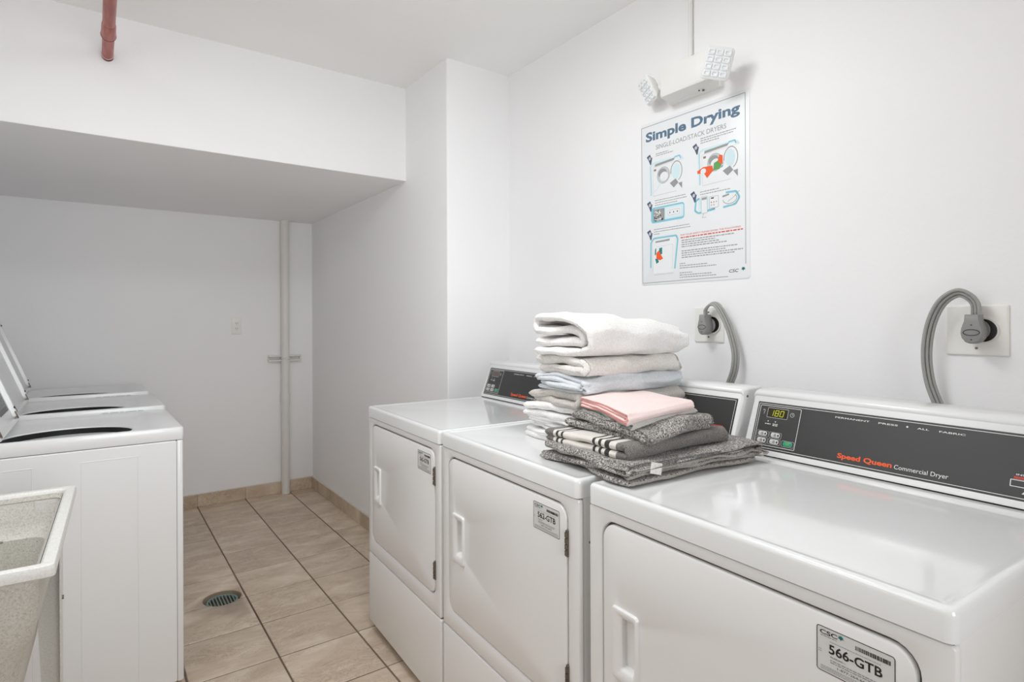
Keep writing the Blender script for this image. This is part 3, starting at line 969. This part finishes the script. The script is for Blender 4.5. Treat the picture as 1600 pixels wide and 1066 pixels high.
dryer_outlet(.484, 1.2715, .124, .123, 'large square white wall plate at the right, behind a grey plug', -.014)
dryer_outlet(1.240, 1.2830, .118, .124, 'white wall plate above the middle dryer, behind a small grey plug', -.018)
cord_thing(.480, 1.277, [(1.704, .476, 1.308), (1.702, .477, 1.335), (1.699, .491, 1.355), (1.699, .514, 1.362), (1.699, .545, 1.338), (1.699, .567, 1.285), (1.699, .576, 1.215), (1.700, .570, 1.145), (1.703, .552, 1.085), (1.708, .530, 1.03), (1.715, .50, .93)],
           'thick grey cord looping left from the plug on the right wall plate', (math.radians(60), math.radians(35)), .76)
cord_thing(1.232, 1.285, [(1.704, 1.230, 1.316), (1.702, 1.228, 1.335), (1.699, 1.206, 1.353), (1.699, 1.180, 1.347), (1.699, 1.150, 1.302), (1.699, 1.128, 1.25), (1.699, 1.113, 1.19), (1.700, 1.118, 1.135), (1.703, 1.138, 1.085), (1.708, 1.16, 1.03), (1.715, 1.18, .93)],
           'thick grey cord looping right from the plug above the middle dryer', (math.radians(15), math.radians(55)), .60)

o = plate_thing('wall_outlet', (.832, YB, 1.268), .066, .122, 'y', 'small white wall outlet on the back wall left of the pipe')
for z in (.019, -.019):
    b = MB(); b.loft([[(x, -yy, z + zz) for x, zz in rr(-.016, .016, -.0135, .0135, .011, 4)] for yy in (.006, .0085)], PLATE_W); s1 = b.build('socket', o)
    b = MB()
    for x in (-.006, .006): b.box(x - .001, x + .001, -.0092, -.0080, z - .002, z + .007, DARK)
    b.cyl((0, -.0092, z - .007), (0, -.0080, z - .007), .002, DARK, 8); b.build('slot', s1)

# ---------------------------------------------------------------- emergency light and conduit
em = empty('emergency_light', (XR, 1.285, 2.155)); tag(em, 'white twin-head emergency light fixed high above the drying poster', 'emergency light')
b = MB(); P = lambda i, n_, r: [(-n_, y, z) for y, z in rr(-.105 + i, .115 - i, -.062 + i, .063 - i, r, 4)]
b.loft([P(0, 0, .004), P(0, .018, .004), P(.004, .022, .006), P(.009, .072, .008), P(.012, .078, .008), P(.018, .081, .006)], PLASTIC_W); b.build('housing', em)
b = MB(); b.cyl((-.030, -.045, -.0625), (-.030, -.045, -.0590), .004, HINGE, 10); b.cyl((-.04, -.035, -.0622), (-.04, -.035, -.0590), .0022, DARK, 8); b.build('test_button', em)


def lamp_head(center, normal, up, w_, h_):
    c = Vector(center); n_ = Vector(normal).normalized(); u = Vector(up); u = (u - n_ * u.dot(n_)).normalized(); s_ = u.cross(n_)
    fr = lambda i, d, r: [tuple(c + s_ * x + u * y + n_ * d) for x, y in rr(-w_ / 2 + i, w_ / 2 - i, -h_ / 2 + i, h_ / 2 - i, r, 5)]
    b = MB(); b.loft([fr(.030, -.036, .02), fr(.014, -.030, .022), fr(.003, -.010, .016), fr(0, -.002, .014), fr(0, .001, .014), fr(.002, .003, .013)], PLASTIC_W)
    h = b.build('lamp_head', em)
    b = MB(); b.loft([fr(.004, .003, .011), fr(.005, .0045, .010)], LENS, False, True)
    nx, ny = 3, 4; gx, gy = (w_ - .016) / nx, (h_ - .014) / ny
    for i in range(nx):
        for j in range(ny):
            x0 = -w_ / 2 + .008 + i * gx; y0 = -h_ / 2 + .007 + j * gy
            q = lambda k, d: [tuple(c + s_ * x + u * y + n_ * d) for x, y in rr(x0 + k, x0 + gx - k, y0 + k, y0 + gy - k, .004, 3)]
            b.loft([q(.001, .0045), q(.0015, .0075), q(.005, .0085), q(.008, .0055)], LENS, False, True)
    b.build('lens', h)
    return c - n_ * .03


c1 = lamp_head((1.628, 1.128, 2.126), (-.80, -.52, -.22), (.15, -.22, 1), .092, .100)
c2 = lamp_head((1.668, 1.452, 2.152), (-.80, .35, -.42), (0.0, .1, 1), .086, .096)
for ch in em.children:
    if ch.name.startswith('lamp_head'): ch.location = -em.location
for c_, e_ in ((c1, (-.055, -.10, .0)), (c2, (-.05, .11, -.005))):
    b = MB(); b.cyl(tuple(Vector(c_) - em.location), e_, .013, PLASTIC_W, 16); b.build('swivel_joint', em)
cd = empty('conduit', (XR - .010, 1.308, 2.215)); tag(cd, 'thin white conduit rising from the emergency light to the ceiling', 'conduit')
b = MB(); b.tube([(0, 0, 0), (0, 0, .02), (0, -.001, ZC - 2.215)], .0080, PLASTIC_W, 14); b.cyl((0, 0, 0), (0, 0, .012), .0110, PLASTIC_W, 14); b.build('tube', cd)

# ---------------------------------------------------------------- poster
PW, PH = .455, .612
po = empty('poster', (XR, 1.545, 1.438)); tag(po, 'white laminated instruction poster titled Simple Drying on the right wall', 'poster')
b = MB(); P = lambda i, n_: [(-n_, -u, v) for u, v in rr(-.003 + i, PW + .006 - i, -.003 + i, PH + .010 - i, .010, 4)]
b.loft([P(0, 0), P(0, .0018), P(.0008, .0022)], POSTER); b.build('board', po)
p = Print()
p.path([(.446, .046), (.446, .610), (.001, .610), (.004, .005), (.380, .008)], .0022, INKG, 1)
p.text('Simple Drying', .022, .550, .405, .036, INKB, 1, bold=.035)
p.text('SINGLE-LOAD/STACK DRYERS', .072, .512, .303, .0165, INKG, 1, bold=.004)


def arrow(x, y):
    p.poly([(x - .012, y + .012), (x + .004, y + .020), (x + .012, y + .004), (x - .002, y - .003)], INKDB, 1)
    p.poly([(x - .004, y + .002), (x + .016, y + .006), (x + .010, y - .020), (x + .006, y - .022)], INKDB, 1)
    p.disc(x + .003, y + .004, .0055, .0065, INKLG, 2, n=12)


def mini_dryer(x, y, w_, h_, laundry):
    """drawing of an open dryer on a pale blue ground"""
    p.path([(x, y), (x - .004, y + h_ * .92), (x + .01, y + h_), (x + w_ * .93, y + h_), (x + w_, y + h_ * .9)], .008, INKCL, 1)
    p.path([(x + .002, y), (x - .001, y + h_ * .9)], .0022, INKC, 2)
    p.path([(x + w_ * .74, y + h_ * 1.02), (x + w_ * .90, y + h_ * 1.03), (x + w_ * .93, y + h_ * .93)], .0045, INKC, 2)
    p.poly([(x + w_ * .12, y + h_ * .88), (x + w_ * .72, y + h_ * .93), (x + w_ * .76, y + h_ * 1.0), (x + w_ * .14, y + h_ * .955)], INKG, 3)
    p.path([(x + w_ * .08, y - .004), (x + w_ * .06, y + h_ * .86), (x + w_ * .96, y + h_ * .9)], .0008, INKLG, 3)
    p.path([(x + w_ * .08, y - .004), (x + w_ * .8, y - .002)], .0014, INKLG, 3)
    cx_, cy_, R_ = x + w_ * .40, y + h_ * .56, h_ * .24
    p.disc(cx_, cy_, R_, R_ * 1.05, INKLG, 2); p.disc(cx_ - R_ * .15, cy_ + R_ * .25, R_ * .7, R_ * .6, INKG, 3); p.disc(cx_ + R_ * .1, cy_ - R_ * .2, R_ * .66, R_ * .6, POSTER, 4)
    p.arc(cx_, cy_, R_, R_ * 1.05, 0, 2 * PI, .0012, INKG, 5)
    dx = x + w_ * .80
    p.arc(dx, y + h_ * .58, w_ * .17, h_ * .30, -1.2, PI * 1.05, .0028, INKG, 4)
    p.disc(dx - .002, y + h_ * .58, w_ * .12, h_ * .24, INKCL, 2)
    p.poly([(dx - w_ * .2, y + h_ * .26), (dx - w_ * .02, y + h_ * .36), (dx + w_ * .06, y + h_ * .22), (dx - w_ * .08, y + h_ * .10)], INKG, 4)
    p.poly([(dx + w_ * .06, y + h_ * .20), (dx + w_ * .17, y + h_ * .22), (dx + w_ * .17, y + h_ * .02)], INKG, 4)
    p.rect(x + w_ * .10, y + h_ * .74, x + w_ * .17, y + h_ * .80, INKBR, 5)
    if laundry:
        p.poly([(x - .010, y + h_ * .42), (x + w_ * .10, y + h_ * .50), (x + w_ * .34, y + h_ * .48), (x + w_ * .36, y + h_ * .34), (x + w_ * .20, y + h_ * .16), (x + w_ * .12, y + h_ * .32), (x - .008, y + h_ * .34)], INKO, 6)
        p.disc(x + w_ * .10, y + h_ * .38, .012, .010, POSTER, 7, n=10)
        p.poly([(x + w_ * .36, y + h_ * .34), (x + w_ * .38, y + h_ * .54), (x + w_ * .48, y + h_ * .58), (x + w_ * .58, y + h_ * .44), (x + w_ * .52, y + h_ * .34)], INKGR, 6)
        p.poly([(x + w_ * .48, y + h_ * .58), (x + w_ * .52, y + h_ * .74), (x + w_ * .60, y + h_ * .70), (x + w_ * .60, y + h_ * .46), (x + w_ * .54, y + h_ * .48)], INKO, 7)
        p.poly([(x + w_ * .54, y + h_ * .36), (x + w_ * .60, y + h_ * .42), (x + w_ * .64, y + h_ * .56), (x + w_ * .60, y + h_ * .38)], INKBL, 7)
    else:
        p.path([(x - .006, y + h_ * .02), (x + w_ * .2, y + h_ * .16), (x + w_ * .44, y + h_ * .5)], .0016, INKCL, 6)


p.words(.071, .130, .4930, .0030, INKG, 101); p.words(.071, .152, .4860, .0030, INKG, 102)
p.words(.272, .412, .5000, .0030, INKG, 103); p.words(.272, .405, .4920, .0030, INKG, 104); p.words(.272, .350, .4840, .0030, INKG, 105)
mini_dryer(.047, .340, .150, .122, False); mini_dryer(.268, .338, .155, .122, True)
for q in ((.038, .480), (.250, .470), (.038, .300), (.240, .302), (.038, .190)): arrow(*q)
for k, e_ in enumerate((.207, .212, .170)): p.words(.066, e_, .316 - k * .009, .0028, INKG, 110 + k)
for k, e_ in enumerate((.345, .392)): p.words(.270, e_, .312 - k * .009, .0028, INKG, 120 + k)
# control panel pictures
p.rrect(.047, .232, .202, .292, .012, INKC, 1); p.rrect(.062, .240, .198, .286, .006, INKCL, 2)
p.rect(.058, .238, .112, .284, INKG, 3); r_ = random.Random(9)
for k in range(26): x = .060 + r_.random() * .046; y = .240 + r_.random() * .040; p.disc(x, y, .003, .003, INKW if k % 3 else INKK, 4, n=8)
p.rrect(.120, .248, .188, .278, .004, POSTER, 3); p.ring(.126, .252, .182, .272, .002, .0008, INKG, 4)
for k in range(3): p.disc(.137 + k * .017, .262, .0025, .003, INKK, 5, n=8)
p.path([(.266, .292), (.252, .286), (.248, .250), (.262, .240), (.330, .245)], .007, INKC, 1); p.rrect(.262, .246, .334, .292, .008, INKCL, 1)
p.rrect(.274, .236, .300, .296, .003, POSTER, 3); p.ring(.274, .236, .300, .296, .003, .0010, INKG, 4); p.rect(.277, .284, .297, .292, INKGR, 4); p.rect(.277, .284, .297, .292, INKG, 5)
p.rrect(.308, .250, .345, .290, .004, POSTER, 3); p.ring(.308, .250, .345, .290, .004, .0010, INKG, 4); p.line((.314, .284), (.326, .284), .004, INKK, 5)
for k in range(5): p.disc(.316 + (k % 3) * .010, .270 - (k // 3) * .010, .0024, .0024, INKR if k < 2 else INKG, 5, n=8)
p.path([(.362, .245), (.410, .250), (.424, .270), (.412, .292), (.372, .294)], .007, INKC, 1); p.disc(.388, .270, .030, .020, POSTER, 2)
p.line((.360, .282), (.385, .286), .006, INKG, 4); p.arc(.388, .270, .026, .016, PI, 2 * PI + .6, .002, INKG, 4); p.path([(.380, .262), (.400, .272), (.425, .292)], .0014, INKG, 4)
p.path([(.285, .236), (.278, .222), (.295, .222)], .0012, INKG, 4)
for k, e_ in enumerate((.225, .230, .090)): p.words(.060, e_, .206 - k * .009, .0028, INKG, 130 + k)
# start picture
p.path([(.044, .062), (.046, .160), (.060, .174), (.165, .174), (.172, .160), (.158, .052)], .0065, INKC, 1); p.poly([(.058, .040), (.054, .162), (.160, .166), (.152, .040)], POSTER, 2)
p.path([(.060, .034), (.152, .036)], .0016, INKLG, 3); p.path([(.056, .048), (.053, .160)], .0010, INKLG, 3); p.path([(.075, .140), (.150, .144), (.146, .052)], .0010, INKLG, 3)
p.poly([(.068, .156), (.134, .158), (.136, .165), (.068, .162)], INKG, 3)
p.poly([(.066, .132), (.072, .136), (.070, .112), (.064, .108)], INKT, 4); p.poly([(.086, .134), (.100, .136), (.100, .112), (.084, .106)], INKT, 4)
p.poly([(.072, .116), (.084, .126), (.096, .106), (.104, .094), (.090, .088), (.072, .096)], INKO, 5); p.poly([(.066, .096), (.080, .094), (.084, .082), (.072, .076)], INKT, 4)
p.words(.066, .100, .068, .002, INKR, 140)
# warning text
p.text('FOR YOUR SAFETY PLEASE AVOID THE FOLLOWING', .185, .1690, .243, .0052, INKR, 1, bold=.012)
p.words(.185, .436, .1600, .0042, INKR, 141)
for k, e_ in enumerate((.406, .330, .345, .375, None, .415, .370, .436, .405)):
    if e_: p.words(.189, e_, .1500 - k * .0078, .0036, INKG, 150 + k)
for y, e_ in ((.066, .210), (.058, .300), (.050, .334), (.032, .235), (.024, .315), (.016, .338)): p.words(.180, e_, y, .0032, INKG, int(y * 1e4))
p.text('CSC', .384, .0210, .036, .0105, INKK, 1, bold=.012, shear=.2); leaf_mark(p, .437, .030, .0075, 1)
link('print', p.mesh('print', (-.0022, 0, 0), (0, -1, 0), (0, 0, 1), (-1, 0, 0), .00012), po)['label'] = 'printed lettering and drawings'


# ---------------------------------------------------------------- towels
def fbm(v, seed): return noise.noise(v + Vector((seed * 13.7, seed * 7.1, seed * 3.3)))


def folded(name, L_, D_, t, seed, mat, wave=.006, amp=.006, edge_mat=None, nst=34, ns=24, nl=4, puff=0.0, tip=0.0, skew=0.0, droop=0.0):
    """one cloth folded over once (nl=2) or twice (nl=4): a continuous sheet, fold at +x,
    sheet edges at -x, rolled out along y. Origin at the centre of its underside."""
    h0 = t * .5; path = []     # (x, z, layer, thickness factor)
    rnd = random.Random(seed); off = [rnd.uniform(-1, 1) * wave for _ in range(4)]
    zl = [t * (k + .5) for k in range(nl)]
    xa, xb = -L_ / 2, L_ / 2
    cap = [(0, .05), (.13, .5), (.5, .87), (1, 1)]

    def run(x0, x1, z, lay, start=False, end=False):
        s_ = 1 if x1 > x0 else -1
        if start: path.extend([(x0 + s_ * c * h0, z, lay, k) for c, k in cap]); x0 += s_ * h0 * 1.3
        x2 = x1 - s_ * h0 * 1.3 if end else x1
        for k in range(ns): f = k / (ns - 1); path.append((x0 + (x2 - x0) * f, z, lay, 1))
        if end: path.extend([(x1 - s_ * c * h0, z, lay, k) for c, k in cap[::-1]])

    def arc_(x, z0, z1, sgn, lay0, lay1, n_=9):
        zc_ = (z0 + z1) / 2; r = abs(z1 - z0) / 2; up = 1 if z1 > z0 else -1
        for k in range(1, n_): a_ = -PI / 2 + PI * k / n_; path.append((x + sgn * r * math.cos(a_) * 1.15, zc_ + up * r * math.sin(a_), lay0 + (lay1 - lay0) * k / n_, 1))
    if nl == 2:
        xo = xb - t * 1.1
        run(xa + off[0], xo, zl[0], 0, start=True); arc_(xo, zl[0], zl[1], 1, 0, 1); run(xo, xa + off[1], zl[1], 1, end=True)
    else:
        xo = xb - 2.0 * t; xi = xb - 2.2 * t; xl = xa + .7 * t + off[1]
        run(xa + off[0], xo, zl[0], 0, start=True); arc_(xo, zl[0], zl[3], 1, 0, 3, 13); run(xo, xl, zl[3], 3)
        arc_(xl, zl[3], zl[2], -1, 3, 2); run(xl, xi, zl[2], 2); arc_(xi, zl[2], zl[1], 1, 2, 1); run(xi, xa + off[2], zl[1], 1, end=True)
    n = len(path); mb = MB(); loops = []
    es = [(0, .05), (.13, .5), (.5, .87), (1, 1)]
    sts = [(c * h0 / D_, k) for c, k in es] + [(k / (nst - 1), 1) for k in range(1, nst - 1)] + [(1 - c * h0 / D_, k) for c, k in es[::-1]]
    for f, tkf in sts:
        th = h0 * tkf; y = (f - .5) * D_; A, B = [], []
        for i, (x, z, lay, kf) in enumerate(path):
            p0 = path[max(i - 1, 0)]; p1 = path[min(i + 1, n - 1)]
            tx, tz = p1[0] - p0[0], p1[1] - p0[1]; ln = math.hypot(tx, tz) or 1; nx_, nz_ = -tz / ln, tx / ln
            up_ = z / (nl * t)
            dz = fbm(Vector((x * 7, y * 7, lay * .3)), seed) * amp * up_ + fbm(Vector((x * 16, y * 16, lay * 2.3)), seed + 5) * t * .22
            dz += puff * up_ * (1 - (2 * x / L_) ** 2) * (1 - (2 * y / D_) ** 2)
            dz += tip * up_ * (y / D_)
            dx = fbm(Vector((lay * 1.7, y * 8, 1.0)), seed + 2) * wave * 1.6 * (.4 + .6 * abs(2 * x / L_))
            dy = fbm(Vector((x * 8, lay * 1.9, 4.0)), seed + 3) * wave * 1.6 * (2 * f - 1) + fbm(Vector((x * 5, lay * .6, 9.0)), seed + 4) * wave
            tk = th * kf * (1 + .22 * fbm(Vector((x * 22, y * 22, lay * 3)), seed + 6))
            for lst, s_ in ((A, 1), (B, -1)):
                X_ = x + dx + nx_ * tk * s_; Y_ = y + dy; cr = max(0, X_ / L_ + .1) * max(0, -Y_ / D_ + .1)
                lst.append(Vector((X_ + skew * Y_, Y_, max(z + dz + nz_ * tk * s_, .0006) - droop * cr)))
        loops.append(A + B[::-1])
    mb.loft(loops, mat)
    if edge_mat:
        k = mb.mat(edge_mat); m_ = len(loops[0])
        for fi in range(len(mb.f) - 2):
            st = fi // m_
            if st < 1 or st >= len(loops) - 2: mb.mi[fi] = k
    return mb.build(name, None, 180)


def place(o, d, x, y, z, rot=0.0, tilt=(0, 0)):
    p_ = local(d, x, y, z); o.location = p_; o.rotation_euler = (tilt[0], tilt[1], DA + rot); return o


# white stack on the middle dryer, bottom to top
z = .9385
spec = [  # L, D, height, x of the fold, y centre, rot, layers, material, label
    (.290, .40, .034, .474, .395, .02, 2, TW, 'white folded towel lying at the very bottom of the white stack'),
    (.262, .39, .038, .474, .385, -.03, 4, TW, 'white folded towel second from the bottom of the white stack'),
    (.275, .40, .042, .472, .385, .03, 2, TW, 'white folded towel third from the bottom of the white stack'),
    (.262, .41, .044, .486, .390, -.02, 2, TW3, 'warm off-white folded towel just above the middle grey towels'),
    (.235, .40, .050, .490, .385, .02, 4, TBL, 'pale bluish folded towel third from the top of the white stack'),
    (.235, .40, .054, .492, .390, -.01, 2, TW2, 'off-white folded towel directly beneath the topmost white towel'),
    (.245, .41, .092, .496, .392, .02, 4, TW, 'thick white folded towel on top of the white stack')]
for i, (L_, D_, hh, xf, y, rz, nl, mt, lab) in enumerate(spec):
    o = folded('folded_towel', L_, D_, hh / nl, 3 + i * 2, mt, wave=.012, amp=.016 if i < 6 else .035, puff=.0 if i < 6 else .022, nl=nl, tip=-.034 if i == 6 else 0.0)
    place(o, 2, xf - L_ / 2, y, z, rz); tag(o, lab, 'towel', 'white towels in the tall stack')
    z += hh * .985

# grey towels across the middle and nearest dryers
o = folded('folded_towel', .445, .320, .0110, 41, TG, wave=.016, amp=.018, edge_mat=HEM, nst=44, ns=34)
place(o, 2, .640, .285, .9415, math.radians(90 - 3)); tag(o, 'large dark grey folded bath towel lying lowest, across the gap between two dryers', 'towel', 'grey towels beside the white stack')
b = MB(); b.box(-.019, .019, -.012, .012, 0, .0012, TW2, .0005, 1)
tg = b.build('care_tag', o, warp=lambda v: Vector((v.x, v.y, v.z + .004 * math.sin(v.y * 90)))); tg.location = (-.150, -.168, .030); tg.rotation_euler = (1.25, .25, .1)
o = folded('folded_towel', .290, .375, .0170, 47, TSTR, wave=.008, amp=.012, nst=40, ns=34, nl=2)
place(o, 2, .613, .258, .985, math.radians(3)); tag(o, 'grey hand towel with black and white woven stripes, folded beneath the plain grey one', 'towel', 'grey towels beside the white stack')
o = folded('folded_towel', .270, .275, .0195, 53, TG, wave=.012, amp=.016, nl=2, puff=.004, droop=.05)
place(o, 2, .622, .255, 1.020, math.radians(5)); tag(o, 'plain grey folded hand towel directly beneath the pink cloth', 'towel', 'grey towels beside the white stack')
o = folded('folded_cloth', .235, .240, .0034, 59, TPALE, wave=.008, amp=.006, edge_mat=GREENE, skew=-.3, droop=.035)
place(o, 2, .606, .270, 1.058, math.radians(-12)); tag(o, 'pale folded washcloth with green stitched edge under the pink cloth', 'cloth')
o = folded('folded_cloth', .245, .235, .0070, 61, TPINK, wave=.003, amp=.008, edge_mat=TPINKE, skew=-.3, droop=.045)
place(o, 2, .606, .262, 1.068, math.radians(-14)); tag(o, 'small pale pink folded cloth on top of the grey towels', 'cloth')

for o in list(bpy.data.objects):
    if o.type == 'MESH' and o.parent is None and 'category' not in o and 'kind' not in o: print('untagged', o.name)
